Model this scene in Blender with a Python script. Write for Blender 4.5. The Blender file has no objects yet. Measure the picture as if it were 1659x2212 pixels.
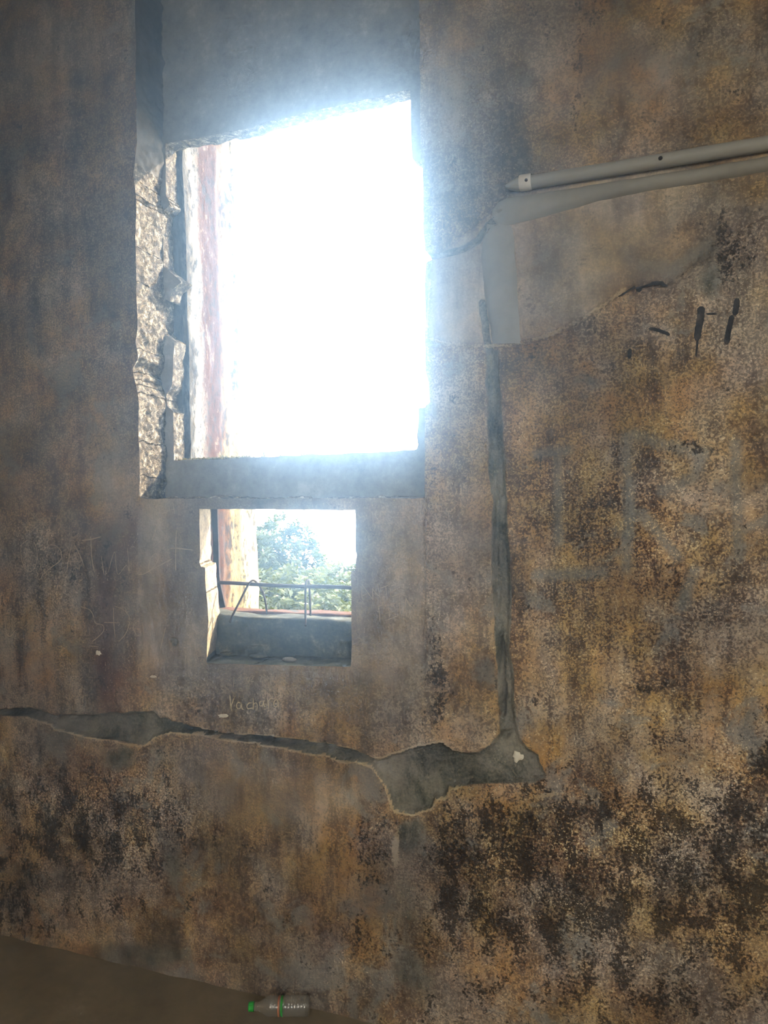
import bpy, math, random
import numpy as np
from mathutils import Vector, Matrix

# ------------------------------------------------------------------ camera, sky, sun, exposure
W, H, FPX = 1659.0, 2212.0, 1700.0
YAW, PITCH, ROLL = math.radians(21.07), math.radians(0.94), 0.02
CAMH = 1.5
_f = np.array([-math.sin(YAW) * math.cos(PITCH), math.cos(YAW) * math.cos(PITCH), -math.sin(PITCH)])
_r0 = np.array([math.cos(YAW), math.sin(YAW), 0.0])
_u0 = np.cross(_r0, _f)
CR = _r0 * math.cos(ROLL) - _u0 * math.sin(ROLL)
CU = _u0 * math.cos(ROLL) + _r0 * math.sin(ROLL)
CF = _f


def ray(u, v):
    return CF + CR * ((u - W / 2) / FPX) + CU * ((H / 2 - v) / FPX)


_d = ray(600, 2158)
D = CAMH / -_d[2] * _d[1]                      # distance of the camera from the wall face
CAM = np.array([0.0, -D, CAMH])

scene = bpy.context.scene
COL = scene.collection
cam_data = bpy.data.cameras.new('camera')
cam_data.sensor_fit = 'HORIZONTAL'
cam_data.sensor_width = 36.0
cam_data.lens = FPX / W * 36.0
cam_data.clip_start = 0.02
cam = bpy.data.objects.new('camera', cam_data)
COL.objects.link(cam)
M = Matrix.Identity(4)
for i in range(3):
    M[i][0], M[i][1], M[i][2], M[i][3] = CR[i], CU[i], -CF[i], CAM[i]
cam.matrix_world = M
scene.camera = cam

world = bpy.data.worlds.new('sky')
scene.world = world
world.use_nodes = True
SKY = (0.86, 0.94, 1.0)
SKY_STRENGTH = 15.0
GLARE_DENSITY = 0.140  # density of the added volume that imitates lens glare
bg = world.node_tree.nodes['Background']
bg.inputs[0].default_value = (*SKY, 1)
bg.inputs[1].default_value = SKY_STRENGTH

sun_d = bpy.data.lights.new('sun', 'SUN')
sun_d.energy = 20.0
sun_d.angle = math.radians(0.6)
sun_d.color = (1.0, 0.93, 0.80)
sun = bpy.data.objects.new('sun', sun_d)
COL.objects.link(sun)
SUN_DIR = Vector((-0.9, -1.0, -0.9))
sun.rotation_euler = SUN_DIR.to_track_quat('-Z', 'Y').to_euler()

vs = scene.view_settings
vs.view_transform = 'Standard'
vs.look = 'None'
vs.exposure = 0.12
vs.gamma = 1.0
vs.use_curve_mapping = False
scene.cycles.use_denoising = True
scene.cycles.max_bounces = 6
scene.cycles.diffuse_bounces = 3
scene.cycles.adaptive_threshold = 0.15
scene.cycles.volume_bounces = 0
scene.cycles.transparent_max_bounces = 12
scene.cycles.sample_clamp_indirect = 8.0

random.seed(7)
rng = np.random.default_rng(11)

# ------------------------------------------------------------------ small maths helpers


def wp(u, v, y=0.0):
    """point of the plane y=const seen at photo pixel (u, v) -> (x, z)"""
    d = ray(u, v)
    t = (y - CAM[1]) / d[1]
    p = CAM + d * t
    return p[0], p[2]


def fp(u, v, z=0.0):
    d = ray(u, v)
    t = (z - CAM[2]) / d[2]
    p = CAM + d * t
    return p[0], p[1]


def poly(pts, y=0.0):
    return np.array([wp(u, v, y) for u, v in pts])


def proj(x, y, z):
    dx, dy, dz = x - CAM[0], y - CAM[1], z - CAM[2]
    a = dx * CR[0] + dy * CR[1] + dz * CR[2]
    b = dx * CU[0] + dy * CU[1] + dz * CU[2]
    c = dx * CF[0] + dy * CF[1] + dz * CF[2]
    return W / 2 + FPX * a / c, H / 2 - FPX * b / c


_LAT = rng.random((257, 257))


def vnoise(x, y):
    xi, yi = np.floor(x).astype(int), np.floor(y).astype(int)
    fx, fy = x - xi, y - yi
    fx, fy = fx * fx * (3 - 2 * fx), fy * fy * (3 - 2 * fy)
    a, b = _LAT[xi % 256, yi % 256], _LAT[(xi + 1) % 256, yi % 256]
    c, d = _LAT[xi % 256, (yi + 1) % 256], _LAT[(xi + 1) % 256, (yi + 1) % 256]
    return (a * (1 - fx) + b * fx) * (1 - fy) + (c * (1 - fx) + d * fx) * fy


def fbm(x, y, sc, oct=4, rough=0.5, seed=0.0):
    """about -1..1"""
    s, a, t = 0.0, 1.0, 0.0
    for k in range(oct):
        s = s + a * (vnoise(x * sc + 17.3 * k + seed, y * sc - 9.1 * k + seed * 1.7) - 0.5) * 2
        t += a
        a *= rough
        sc *= 2.03
    return s / t


def sstep(a, b, x):
    t = np.clip((x - a) / (b - a), 0, 1)
    return t * t * (3 - 2 * t)


def seg_dist(P, A, B):
    AB = B - A
    t = np.clip(((P - A) @ AB) / max(AB @ AB, 1e-12), 0, 1)
    Q = A + t[:, None] * AB
    return np.hypot(P[:, 0] - Q[:, 0], P[:, 1] - Q[:, 1]), Q


def inside(P, pg):
    r = np.zeros(len(P), bool)
    n = len(pg)
    for i in range(n):
        a, b = pg[i], pg[(i + 1) % n]
        if a[1] == b[1]:
            continue
        c = (a[1] > P[:, 1]) != (b[1] > P[:, 1])
        xx = (b[0] - a[0]) * (P[:, 1] - a[1]) / (b[1] - a[1]) + a[0]
        r ^= c & (P[:, 0] < xx)
    return r


def sdf(P, pg, reach=0.2):
    """signed distance to a polygon, negative inside; +-reach where far away"""
    out = np.full(len(P), reach)
    lo, hi = pg.min(0) - reach, pg.max(0) + reach
    m = (P[:, 0] > lo[0]) & (P[:, 0] < hi[0]) & (P[:, 1] > lo[1]) & (P[:, 1] < hi[1])
    Q = P[m]
    d = np.full(len(Q), 1e9)
    for i in range(len(pg)):
        d = np.minimum(d, seg_dist(Q, pg[i], pg[(i + 1) % len(pg)])[0])
    d[inside(Q, pg)] *= -1
    out[m] = d
    return out


def ldist(P, pts, reach=0.15):
    out = np.full(len(P), reach)
    lo, hi = pts.min(0) - reach, pts.max(0) + reach
    m = (P[:, 0] > lo[0]) & (P[:, 0] < hi[0]) & (P[:, 1] > lo[1]) & (P[:, 1] < hi[1])
    Q = P[m]
    d = np.full(len(Q), 1e9)
    for i in range(len(pts) - 1):
        d = np.minimum(d, seg_dist(Q, pts[i], pts[i + 1])[0])
    out[m] = d
    return out


def jag(pg, amp, step=0.012, seed=0.0, closed=True):
    out = []
    n = len(pg)
    for i in range(n if closed else n - 1):
        a, b = pg[i], pg[(i + 1) % n]
        L = math.hypot(*(b - a))
        k = max(1, int(L / step))
        for j in range(k):
            out.append(a + (b - a) * j / k)
    out = np.array(out)
    out[:, 0] += amp * fbm(out[:, 0], out[:, 1], 22, 3, 0.6, 3 + seed)
    out[:, 1] += amp * fbm(out[:, 0], out[:, 1], 22, 3, 0.6, 41 + seed)
    return out

# ------------------------------------------------------------------ mesh helpers


def tag(o, label=None, cat=None, group=None, kind=None):
    if label: o['label'] = label
    if cat: o['category'] = cat
    if group: o['group'] = group
    if kind: o['kind'] = kind
    return o


def link(name, me, mat=None, parent=None, smooth=False):
    if mat is not None:
        me.materials.append(mat)
    if smooth:
        me.polygons.foreach_set('use_smooth', np.ones(len(me.polygons), bool))
    o = bpy.data.objects.new(name, me)
    COL.objects.link(o)
    if parent is not None:
        o.parent = parent
    return o


def mk(name, verts, faces, mat, parent=None, smooth=False):
    me = bpy.data.meshes.new(name)
    me.from_pydata([tuple(map(float, v)) for v in verts], [], faces)
    me.validate()
    me.update()
    return link(name, me, mat, parent, smooth)


def mk_quads(name, V, Q, mat, parent=None, smooth=True):
    me = bpy.data.meshes.new(name)
    V = np.asarray(V, np.float32)
    Q = np.asarray(Q, np.int32)
    me.vertices.add(len(V))
    me.vertices.foreach_set('co', V.ravel())
    me.loops.add(Q.size)
    me.loops.foreach_set('vertex_index', Q.ravel())
    me.polygons.add(len(Q))
    me.polygons.foreach_set('loop_start', np.arange(0, Q.size, 4, dtype=np.int32))
    me.polygons.foreach_set('loop_total', np.full(len(Q), 4, np.int32))
    me.update(calc_edges=True)
    return link(name, me, mat, parent, smooth)


def empty(name, loc=(0, 0, 0), rz=0.0):
    o = bpy.data.objects.new(name, None)
    o.empty_display_size = 0.05
    o.location = loc
    o.rotation_euler.z = rz
    COL.objects.link(o)
    return o


def box_vf(x0, x1, y0, y1, z0, z1):
    v = [(x, y, z) for x in (x0, x1) for y in (y0, y1) for z in (z0, z1)]
    f = [(0, 1, 3, 2), (4, 6, 7, 5), (0, 4, 5, 1), (2, 3, 7, 6), (0, 2, 6, 4), (1, 5, 7, 3)]
    return v, f


def rough_block(name, x0, x1, y0, y1, z0, z1, mat, parent=None, step=0.02, amp=0.006, seed=0.0, rnd=0.015, sc=9):
    """a stone-like block: gridded box, rounded edges, noisy faces"""
    dims = np.array([x1 - x0, y1 - y0, z1 - z0])
    n = np.maximum(2, (dims / step).astype(int))
    verts, faces, idx = [], [], {}

    def vid(i, j, k):
        key = (i, j, k)
        if key not in idx:
            idx[key] = len(verts)
            verts.append([i / n[0], j / n[1], k / n[2]])
        return idx[key]
    for a in range(3):
        b, c = (a + 1) % 3, (a + 2) % 3
        for side in (0, n[a]):
            for p in range(n[b]):
                for q in range(n[c]):
                    quad = []
                    for dp, dq in ((0, 0), (1, 0), (1, 1), (0, 1)):
                        t = [0, 0, 0]
                        t[a], t[b], t[c] = side, p + dp, q + dq
                        quad.append(vid(*t))
                    faces.append(quad if side else quad[::-1])
    V = np.array(verts) * dims
    C = np.clip(V, rnd, dims - rnd)
    dlt = V - C
    L = np.linalg.norm(dlt, axis=1, keepdims=True)
    V = np.where(L > 1e-9, C + dlt / np.maximum(L, 1e-9) * rnd, V)
    nrm = (V - dims / 2) / dims
    nrm = nrm / np.maximum(np.abs(nrm).max(1, keepdims=True), 1e-6)
    nz = fbm(V[:, 0] + V[:, 1] * 1.3 + seed, V[:, 2] - V[:, 1] * 0.7, sc, 4, 0.6, seed)
    V = V + nrm * (nz * amp)[:, None]
    V += np.array([x0, y0, z0])
    return mk(name, V, faces, mat, parent, True)


def tube_vf(pts, r, n=10, caps=True):
    pts = [np.array(p, float) for p in pts]
    V, F = [], []
    up = np.array([0.0, 0.0, 1.0])
    prev = None
    for i, p in enumerate(pts):
        d = pts[min(i + 1, len(pts) - 1)] - pts[max(i - 1, 0)]
        d /= np.linalg.norm(d)
        a = prev if prev is not None else (up if abs(d[2]) < 0.9 else np.array([1.0, 0, 0]))
        a = a - d * (a @ d)
        a /= np.linalg.norm(a)
        prev = a
        b = np.cross(d, a)
        rr = r[i] if hasattr(r, '__len__') else r
        for k in range(n):
            t = 2 * math.pi * k / n
            V.append(p + rr * (math.cos(t) * a + math.sin(t) * b))
    m = len(pts)
    for i in range(m - 1):
        for k in range(n):
            F.append((i * n + k, i * n + (k + 1) % n, (i + 1) * n + (k + 1) % n, (i + 1) * n + k))
    if caps:
        F.append(tuple(range(n))[::-1])
        F.append(tuple((m - 1) * n + k for k in range(n)))
    return V, F


def lathe_vf(prof, n=28, wob=None):
    """profile of (radius, height) turned around local x"""
    V, F = [], []
    for r, h in prof:
        for k in range(n):
            t = 2 * math.pi * k / n
            V.append((h, r * math.cos(t), r * math.sin(t)))
    for i in range(len(prof) - 1):
        for k in range(n):
            F.append((i * n + k, (i + 1) * n + k, (i + 1) * n + (k + 1) % n, i * n + (k + 1) % n))
    return V, F

# ------------------------------------------------------------------ node helpers


class NT:
    def __init__(s, name):
        s.mat = bpy.data.materials.new(name)
        s.mat.use_nodes = True
        s.t = s.mat.node_tree
        s.t.nodes.clear()
        s.out = s.t.nodes.new('ShaderNodeOutputMaterial')

    def n(s, typ, **kw):
        nd = s.t.nodes.new(typ)
        for k, v in kw.items():
            setattr(nd, k, v)
        return nd

    def put(s, sock, v):
        if hasattr(v, 'links') or hasattr(v, 'is_output'):
            s.t.links.new(v, sock)
        elif isinstance(v, (tuple, list)) and len(v) == 3 and sock.type == 'RGBA':
            sock.default_value = (*v, 1)
        else:
            sock.default_value = v

    def math(s, op, a, b=None, clamp=False):
        nd = s.n('ShaderNodeMath', operation=op, use_clamp=clamp)
        s.put(nd.inputs[0], a)
        if b is not None:
            s.put(nd.inputs[1], b)
        return nd.outputs[0]

    def lin(s, *terms):
        """sum of (socket, weight) and constants"""
        r = None
        for t in terms:
            v = s.math('MULTIPLY', t[0], t[1]) if isinstance(t, tuple) else t
            r = v if r is None else s.math('ADD', r, v)
        return r

    def sm(s, v, a, b):
        nd = s.n('ShaderNodeMapRange', interpolation_type='SMOOTHSTEP')
        s.put(nd.inputs['Value'], v)
        s.put(nd.inputs['From Min'], a)
        s.put(nd.inputs['From Max'], b)
        return nd.outputs[0]

    def mix(s, fac, a, b, mode='MIX'):
        nd = s.n('ShaderNodeMix', data_type='RGBA', blend_type=mode)
        s.put(nd.inputs[0], fac)
        s.put(nd.inputs[6], a)
        s.put(nd.inputs[7], b)
        return nd.outputs[2]

    def ramp(s, v, stops, interp='LINEAR'):
        nd = s.n('ShaderNodeValToRGB')
        nd.color_ramp.interpolation = interp
        e = nd.color_ramp.elements
        while len(e) < len(stops):
            e.new(0.5)
        for el, (p, c) in zip(e, stops):
            el.position = p
            el.color = (*c, 1)
        s.put(nd.inputs[0], v)
        return nd.outputs[0]

    def coord(s, scale=(1, 1, 1), off=(0, 0, 0), kind='Object'):
        tc = s.n('ShaderNodeTexCoord')
        mp = s.n('ShaderNodeMapping')
        mp.inputs['Scale'].default_value = scale
        mp.inputs['Location'].default_value = off
        s.t.links.new(tc.outputs[kind], mp.inputs[0])
        return mp.outputs[0]

    def noise(s, scale, detail=4, rough=0.6, stretch=(1, 1, 1), off=(0, 0, 0), dist=0.0):
        nd = s.n('ShaderNodeTexNoise')
        s.t.links.new(s.coord(stretch, off), nd.inputs['Vector'])
        nd.inputs['Scale'].default_value = scale
        nd.inputs['Detail'].default_value = detail
        nd.inputs['Roughness'].default_value = rough
        nd.inputs['Distortion'].default_value = dist
        return nd.outputs[0]

    def bump(s, hgt, strength=0.5, dist=0.004):
        nd = s.n('ShaderNodeBump')
        nd.inputs['Strength'].default_value = strength
        nd.inputs['Distance'].default_value = dist
        s.put(nd.inputs['Height'], hgt)
        return nd.outputs[0]

    def bsdf(s, color, rough=0.9, normal=None, spec=0.25, **kw):
        b = s.n('ShaderNodeBsdfPrincipled')
        s.put(b.inputs['Base Color'], color)
        s.put(b.inputs['Roughness'], rough)
        b.inputs['Specular IOR Level'].default_value = spec
        for k, v in kw.items():
            s.put(b.inputs[k], v)
        if normal is not None:
            s.t.links.new(normal, b.inputs['Normal'])
        s.t.links.new(b.outputs[0], s.out.inputs['Surface'])
        return b

    def attr(s, name):
        nd = s.n('ShaderNodeAttribute', attribute_name=name)
        sp = s.n('ShaderNodeSeparateColor')
        s.t.links.new(nd.outputs['Color'], sp.inputs[0])
        return sp.outputs[0], sp.outputs[1], sp.outputs[2], nd.outputs['Alpha']


def srgb(r, g, b):
    f = lambda c: ((c / 255 + 0.055) / 1.055) ** 2.4 if c > 10 else c / 255 / 12.92
    return (f(r), f(g), f(b))


# albedo palette
TAN = (0.41, 0.295, 0.15)
OCHRE = (0.40, 0.24, 0.085)
BROWN = (0.20, 0.128, 0.068)
GREYB = (0.215, 0.185, 0.14)
DARKB = (0.070, 0.050, 0.036)
BLACK = (0.020, 0.017, 0.015)
CREAM = (0.58, 0.47, 0.28)
CEMENT = (0.125, 0.118, 0.090)
BLUEG = (0.185, 0.188, 0.172)
MAROON = (0.105, 0.048, 0.036)


def wall_material(name):
    s = NT(name)
    big = s.noise(1.9, 3, 0.62, off=(3, 1, 7))
    mid = s.noise(11, 5, 0.68, off=(1, 5, 2), dist=0.3)
    midb = s.noise(15, 5, 0.68, stretch=(1, 1, 0.7), off=(31, 15, 12))
    streak = s.noise(17, 5, 0.66, stretch=(1, 1, 0.13), off=(7, 0, 1))
    grain = s.noise(165, 3, 0.66, off=(2, 9, 4))
    dgrain = s.noise(120, 3, 0.68, off=(12, 19, 4))
    fleck = s.noise(160, 2, 0.65, off=(11, 3, 8))
    spot = s.noise(6.5, 5, 0.66, off=(21, 13, 8), dist=0.6)
    cem, smo, red, mold_falloff = s.attr('stain_a')
    rim, paint, och, flk = s.attr('stain_b')
    rest = s.math('SUBTRACT', 1.0, s.math('MULTIPLY', smo, 0.72))
    t = s.lin((mid, 0.45), (big, 0.35), (streak, 0.30), -0.05)
    under = s.ramp(t, [(0.38, (0.040, 0.030, 0.024)), (0.46, (0.085, 0.055, 0.038)), (0.53, (0.150, 0.102, 0.060)), (0.60, (0.115, 0.085, 0.066)), (0.68, (0.20, 0.125, 0.062))])
    over = s.ramp(s.lin((big, 0.5), (midb, 0.5)), [(0.38, (0.23, 0.19, 0.135)), (0.50, TAN), (0.62, (0.40, 0.25, 0.115))])
    over = s.mix(s.math('MULTIPLY', och, 0.85), over, OCHRE)
    cover = s.sm(s.lin((grain, 1.0), (mid, 0.42), (streak, 0.22), (big, 0.15), (flk, 0.06), (och, 0.08), (s.math('MULTIPLY', s.math('SUBTRACT', streak, 0.5), och), 0.9), -0.44), 0.475, 0.585)
    keep = s.math('MULTIPLY_ADD', flk, 0.75, clamp=True)
    keep.node.inputs[2].default_value = 0.36
    cover = s.lin(s.math('MULTIPLY', s.math('SUBTRACT', cover, 0.52), keep), 0.52)
    tint = s.noise(60, 4, 0.7, off=(8, 8, 31))
    over = s.mix(s.math('MULTIPLY', s.sm(tint, 0.46, 0.62), 0.6), over, (0.20, 0.135, 0.085))
    under = s.mix(s.math('MULTIPLY', s.sm(tint, 0.50, 0.40), 0.6), under, (0.19, 0.15, 0.105))
    base = s.mix(cover, under, over)
    # grey lime spots
    base = s.mix(s.math('MULTIPLY', s.sm(s.lin((spot, 0.8), (grain, 0.2)), 0.552, 0.60), 0.62), base, BLUEG)
    # red paint remains
    rf = s.math('MULTIPLY', red, s.sm(s.lin((mid, 0.5), (streak, 0.5)), 0.36, 0.58), clamp=True)
    base = s.mix(rf, base, MAROON)
    # faded grey paint strokes
    pf = s.math('MULTIPLY', paint, s.sm(s.lin((grain, 0.5), (mid, 0.5)), 0.34, 0.47), clamp=True)
    base = s.mix(s.math('MULTIPLY', pf, 0.7), base, BLUEG)
    # smooth plaster patches: calmer
    plain = s.ramp(s.lin((big, 0.35), (streak, 0.35), (mid, 0.25), (grain, 0.15), -0.05), [(0.36, (0.15, 0.125, 0.092)), (0.46, (0.29, 0.23, 0.155)), (0.60, (0.45, 0.355, 0.23))])
    base = s.mix(s.math('MULTIPLY', smo, 0.80), base, plain)
    # bare cement / mortar
    cc = s.ramp(s.lin((spot, 0.5), (midb, 0.35), (grain, 0.3), -0.075), [(0.40, (0.040, 0.042, 0.030)), (0.47, (0.095, 0.092, 0.068)), (0.53, (0.155, 0.145, 0.112)), (0.62, (0.23, 0.21, 0.165))])
    cf = s.sm(s.lin(cem, (grain, 0.5), (mid, 0.7)), 0.88, 1.12)
    base = s.mix(cf, base, cc)
    rest = s.math('MULTIPLY', rest, s.math('SUBTRACT', 1.0, s.math('MULTIPLY', cf, 0.7)))
    # black mould, with light falloff low on the wall painted in
    th = s.lin(0.65, (mold_falloff, -0.17))
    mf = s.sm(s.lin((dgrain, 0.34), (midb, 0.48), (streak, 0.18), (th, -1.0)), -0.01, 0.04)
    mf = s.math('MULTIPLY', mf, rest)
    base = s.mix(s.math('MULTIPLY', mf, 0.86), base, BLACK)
    # cream flecks
    th2 = s.lin(0.685, (flk, -0.12))
    ff = s.sm(s.lin((fleck, 0.70), (midb, -0.25), (mid, 0.35), 0.10, (th2, -1.0)), 0.0, 0.03)
    ff = s.math('MULTIPLY', ff, rest)
    base = s.mix(s.math('MULTIPLY', ff, 0.75), base, CREAM)
    rmf = s.sm(s.lin(rim, (grain, 0.8), (mid, 0.9)), 1.25, 1.5)
    base = s.mix(s.math('MULTIPLY', rmf, 0.8), base, (0.43, 0.34, 0.20))
    hs = s.n('ShaderNodeHueSaturation')
    vary = s.noise(4.2, 3, 0.65, off=(41, 3, 17))
    s.put(hs.inputs['Saturation'], s.lin((s.sm(vary, 0.36, 0.62), 0.50), 0.56))
    s.put(hs.inputs['Value'], s.lin((s.sm(s.noise(3.1, 4, 0.68, off=(9, 33, 27)), 0.36, 0.64), 0.50), 0.69))
    s.put(hs.inputs['Hue'], s.lin((s.sm(s.noise(6, 2, 0.6, off=(19, 3, 57)), 0.35, 0.65), 0.014), 0.493))
    s.put(hs.inputs['Color'], base)
    base = hs.outputs[0]
    hgt = s.lin((grain, 0.75), (mid, 0.8))
    s.bsdf(base, 0.93, s.bump(hgt, 0.5, 0.006), 0.12)
    return s.mat


def simple_rough(name, cols, sc=12, stretch=(1, 1, 1), bumpd=0.006, bumps=0.6, rough=0.92):
    s = NT(name)
    a = s.noise(sc, 7, 0.68, stretch)
    b = s.noise(sc * 5, 5, 0.7, off=(5, 3, 1))
    k = len(cols)
    c = s.ramp(s.lin((a, 0.65), (b, 0.35)), [(0.34 + 0.32 * i / (k - 1), q) for i, q in enumerate(cols)])
    s.bsdf(c, rough, s.bump(s.lin((a, 0.6), (b, 0.5)), bumps, bumpd), 0.15)
    return s.mat


MAT_WALL = wall_material('aged_plaster')
MAT_PANEL = simple_rough('grey_panel_plaster', [(0.11, 0.105, 0.097), (0.17, 0.162, 0.147), (0.22, 0.21, 0.185), (0.34, 0.32, 0.28)], 9)
MAT_SIDE = simple_rough('dim_plaster', [(0.12, 0.09, 0.06), (0.25, 0.19, 0.12), (0.34, 0.26, 0.16)], 3)
MAT_FLOOR = simple_rough('dirt_floor', [(0.16, 0.130, 0.080), (0.23, 0.190, 0.118), (0.31, 0.255, 0.165)], 5)
MAT_SILL = simple_rough('mossy_stone', [(0.012, 0.013, 0.009), (0.026, 0.027, 0.019), (0.060, 0.060, 0.042), (0.20, 0.19, 0.14)], 18)


def jamb_material():
    s = NT('weathered_jamb')
    geo = s.coord()
    sep = s.n('ShaderNodeSeparateXYZ')
    s.t.links.new(geo, sep.inputs[0])
    y = sep.outputs[1]
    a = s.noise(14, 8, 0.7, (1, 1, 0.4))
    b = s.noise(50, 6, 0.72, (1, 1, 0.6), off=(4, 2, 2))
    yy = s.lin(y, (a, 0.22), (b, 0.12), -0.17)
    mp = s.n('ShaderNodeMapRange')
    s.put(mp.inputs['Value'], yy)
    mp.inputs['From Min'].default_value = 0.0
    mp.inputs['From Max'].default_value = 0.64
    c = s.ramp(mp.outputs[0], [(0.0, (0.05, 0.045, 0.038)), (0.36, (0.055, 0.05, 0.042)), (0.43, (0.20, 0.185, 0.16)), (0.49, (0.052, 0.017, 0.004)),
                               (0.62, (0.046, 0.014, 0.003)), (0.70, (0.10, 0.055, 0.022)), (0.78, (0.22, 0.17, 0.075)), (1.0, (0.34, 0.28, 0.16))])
    c = s.mix(s.math('MULTIPLY', s.sm(s.lin((b, 0.6), (a, 0.4)), 0.50, 0.42), 0.85), c, (0.014, 0.010, 0.008))
    c = s.mix(s.math('MULTIPLY', s.sm(s.lin((b, 0.6), (a, 0.4)), 0.55, 0.62), 0.7), c, (0.24, 0.21, 0.17))
    s.bsdf(c, 0.93, s.bump(s.lin((a, 0.6), (b, 0.6)), 0.8, 0.01), 0.15)
    return s.mat


MAT_JAMB = jamb_material()
MAT_REVEAL = simple_rough('crumbling_reveal', [(0.028, 0.024, 0.02), (0.05, 0.042, 0.03), (0.09, 0.075, 0.055), (0.20, 0.165, 0.12), (0.50, 0.44, 0.34), (0.6, 0.54, 0.43)], 60, bumpd=0.02, bumps=1.0)
MAT_RECESS = simple_rough('unlit_recess_plaster', [(0.05, 0.045, 0.038), (0.085, 0.075, 0.06), (0.12, 0.105, 0.085)], 12)
MAT_MORTAR = simple_rough('smooth_mortar', [(0.21, 0.195, 0.16), (0.255, 0.24, 0.20), (0.30, 0.28, 0.235)], 6, bumpd=0.002)
MAT_PIPE = simple_rough('grey_pvc', [(0.235, 0.225, 0.19), (0.27, 0.26, 0.225), (0.30, 0.29, 0.25)], 8, (0.3, 1, 1), 0.0006, 0.3, 0.5)
MAT_CLIP = simple_rough('pale_plastic', [(0.50, 0.47, 0.40), (0.60, 0.57, 0.50)], 20, bumpd=0.0005, rough=0.5)
MAT_IRON = simple_rough('rusty_iron', [(0.014, 0.010, 0.009), (0.028, 0.018, 0.014), (0.06, 0.034, 0.022)], 40, bumpd=0.002, rough=0.8)
MAT_DAB = simple_rough('lime_dab', [(0.50, 0.46, 0.35), (0.66, 0.62, 0.50)], 30, bumpd=0.003)
MAT_SCRATCH = simple_rough('scratched_plaster', [(0.30, 0.245, 0.165), (0.40, 0.33, 0.225), (0.50, 0.42, 0.29)], 60, bumpd=0.001)
MAT_CHALK = simple_rough('chalk_line', [(0.42, 0.35, 0.20), (0.58, 0.50, 0.31)], 80, bumpd=0.001)
MAT_CHAR = simple_rough('charcoal_line', [(0.018, 0.018, 0.019), (0.042, 0.042, 0.044), (0.12, 0.105, 0.085)], 34, bumpd=0.001)

# ------------------------------------------------------------------ the window wall
NICHE = 0.14            # depth of the recess with the upper window
PANEL_T = 0.06          # thickness of the thin infill panel
XL, XR, YF, ZC = -2.78, 2.6, -4.6, 4.0

niche_px = [(290, -300), (293, 100), (295, 300), (287, 379), (293, 420), (294, 455), (293, 513), (294, 603), (296, 712), (292, 741), (298, 773),
            (286, 795), (296, 838), (300, 875), (300, 947), (302, 1037), (302, 1077), (917, 1076), (917, 960), (918, 882), (929, 868), (926, 830),
            (919, 800), (918, 710), (923, 694), (919, 680), (918, 620), (921, 568), (931, 556), (918, 540), (915, 480), (913, 357), (908, 345),
            (906, 0), (902, -300)]
NICHE_POLY = poly(niche_px)
zt = 3.78
NICHE_POLY[0, 1] = zt
NICHE_POLY[-1, 1] = zt
NICHE_POLY = jag(NICHE_POLY, 0.004)
low_px = [(427, 1100), (429, 1160), (428, 1215), (432, 1224), (440, 1226), (441, 1262), (444, 1300), (447, 1340), (444, 1400), (443, 1433), (560, 1437), (757, 1441),
          (757, 1340), (756, 1234), (764, 1232), (767, 1208), (769, 1200), (766, 1190), (767, 1120), (765, 1102), (600, 1100)]
LOW_POLY = jag(poly(low_px), 0.0025, seed=5)
groove_px = [(-200, 1535), (0, 1536), (60, 1530), (120, 1546), (200, 1545), (330, 1538), (348, 1556), (400, 1570), (500, 1591), (560, 1590), (640, 1599),
             (740, 1614), (790, 1632), (815, 1641), (880, 1622), (955, 1604), (975, 1620), (1000, 1628), (1030, 1628), (1060, 1610), (1080, 1590),
             (1112, 1575), (1120, 1600), (1140, 1622), (1160, 1632), (1165, 1650), (1180, 1678), (1150, 1690), (1085, 1688), (1010, 1692), (970, 1702), (962, 1728),
             (940, 1725), (930, 1745), (890, 1757), (850, 1750), (835, 1705), (825, 1682), (808, 1660), (780, 1646), (740, 1645), (700, 1629), (630, 1619),
             (600, 1612), (520, 1601), (430, 1586), (370, 1580), (330, 1591), (316, 1606), (300, 1612), (250, 1600), (180, 1588), (118, 1574), (108, 1562), (60, 1546), (0, 1545), (-200, 1548)]
GROOVE = jag(poly(groove_px), 0.006, seed=9)
strip_px = [(1050, 760), (1075, 757), (1082, 900), (1089, 1000), (1090, 1100), (1096, 1200), (1100, 1300), (1094, 1400), (1104, 1450), (1106, 1500), (1112, 1575),
            (1085, 1600), (1081, 1500), (1076, 1400), (1069, 1300), (1066, 1200), (1068, 1080), (1060, 1020), (1056, 940), (1053, 860)]
STRIP = jag(poly(strip_px), 0.005, seed=13)
CRACK_V = poly([(1056, 930), (1064, 1020), (1070, 1080), (1069, 1200), (1073, 1300), (1079, 1400), (1084, 1480), (1083, 1540), (1083, 1592)])
CRACK_V2 = poly([(1078, 1370), (1083, 1440), (1086, 1490), (1083, 1545)])
CRACK_H = poly([(350, 1556), (400, 1573), (480, 1590), (560, 1595), (600, 1602), (700, 1613), (770, 1630), (795, 1642)])
CRACK_H2 = poly([(-100, 1540), (0, 1537), (50, 1536), (110, 1549), (200, 1552)])
CRACK_C = poly([(922, 556), (960, 552), (1000, 541), (1035, 522), (1055, 490), (1085, 468)])
SPOT = poly([(369, 1385), (374, 1388), (372, 1391)])
CRACK_E = poly([(1043, 655), (1049, 700), (1056, 750), (1061, 800), (1065, 900), (1070, 1000)])
RAISED = jag(poly([(920, 735), (970, 747), (1020, 751), (1100, 751), (1170, 735), (1250, 700), (1310, 662), (1345, 633), (1390, 617), (1440, 617), (1480, 590),
                   (1560, 520), (1720, 440), (1720, 280), (1100, 420), (1040, 480), (930, 565)]), 0.002, seed=2)
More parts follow.
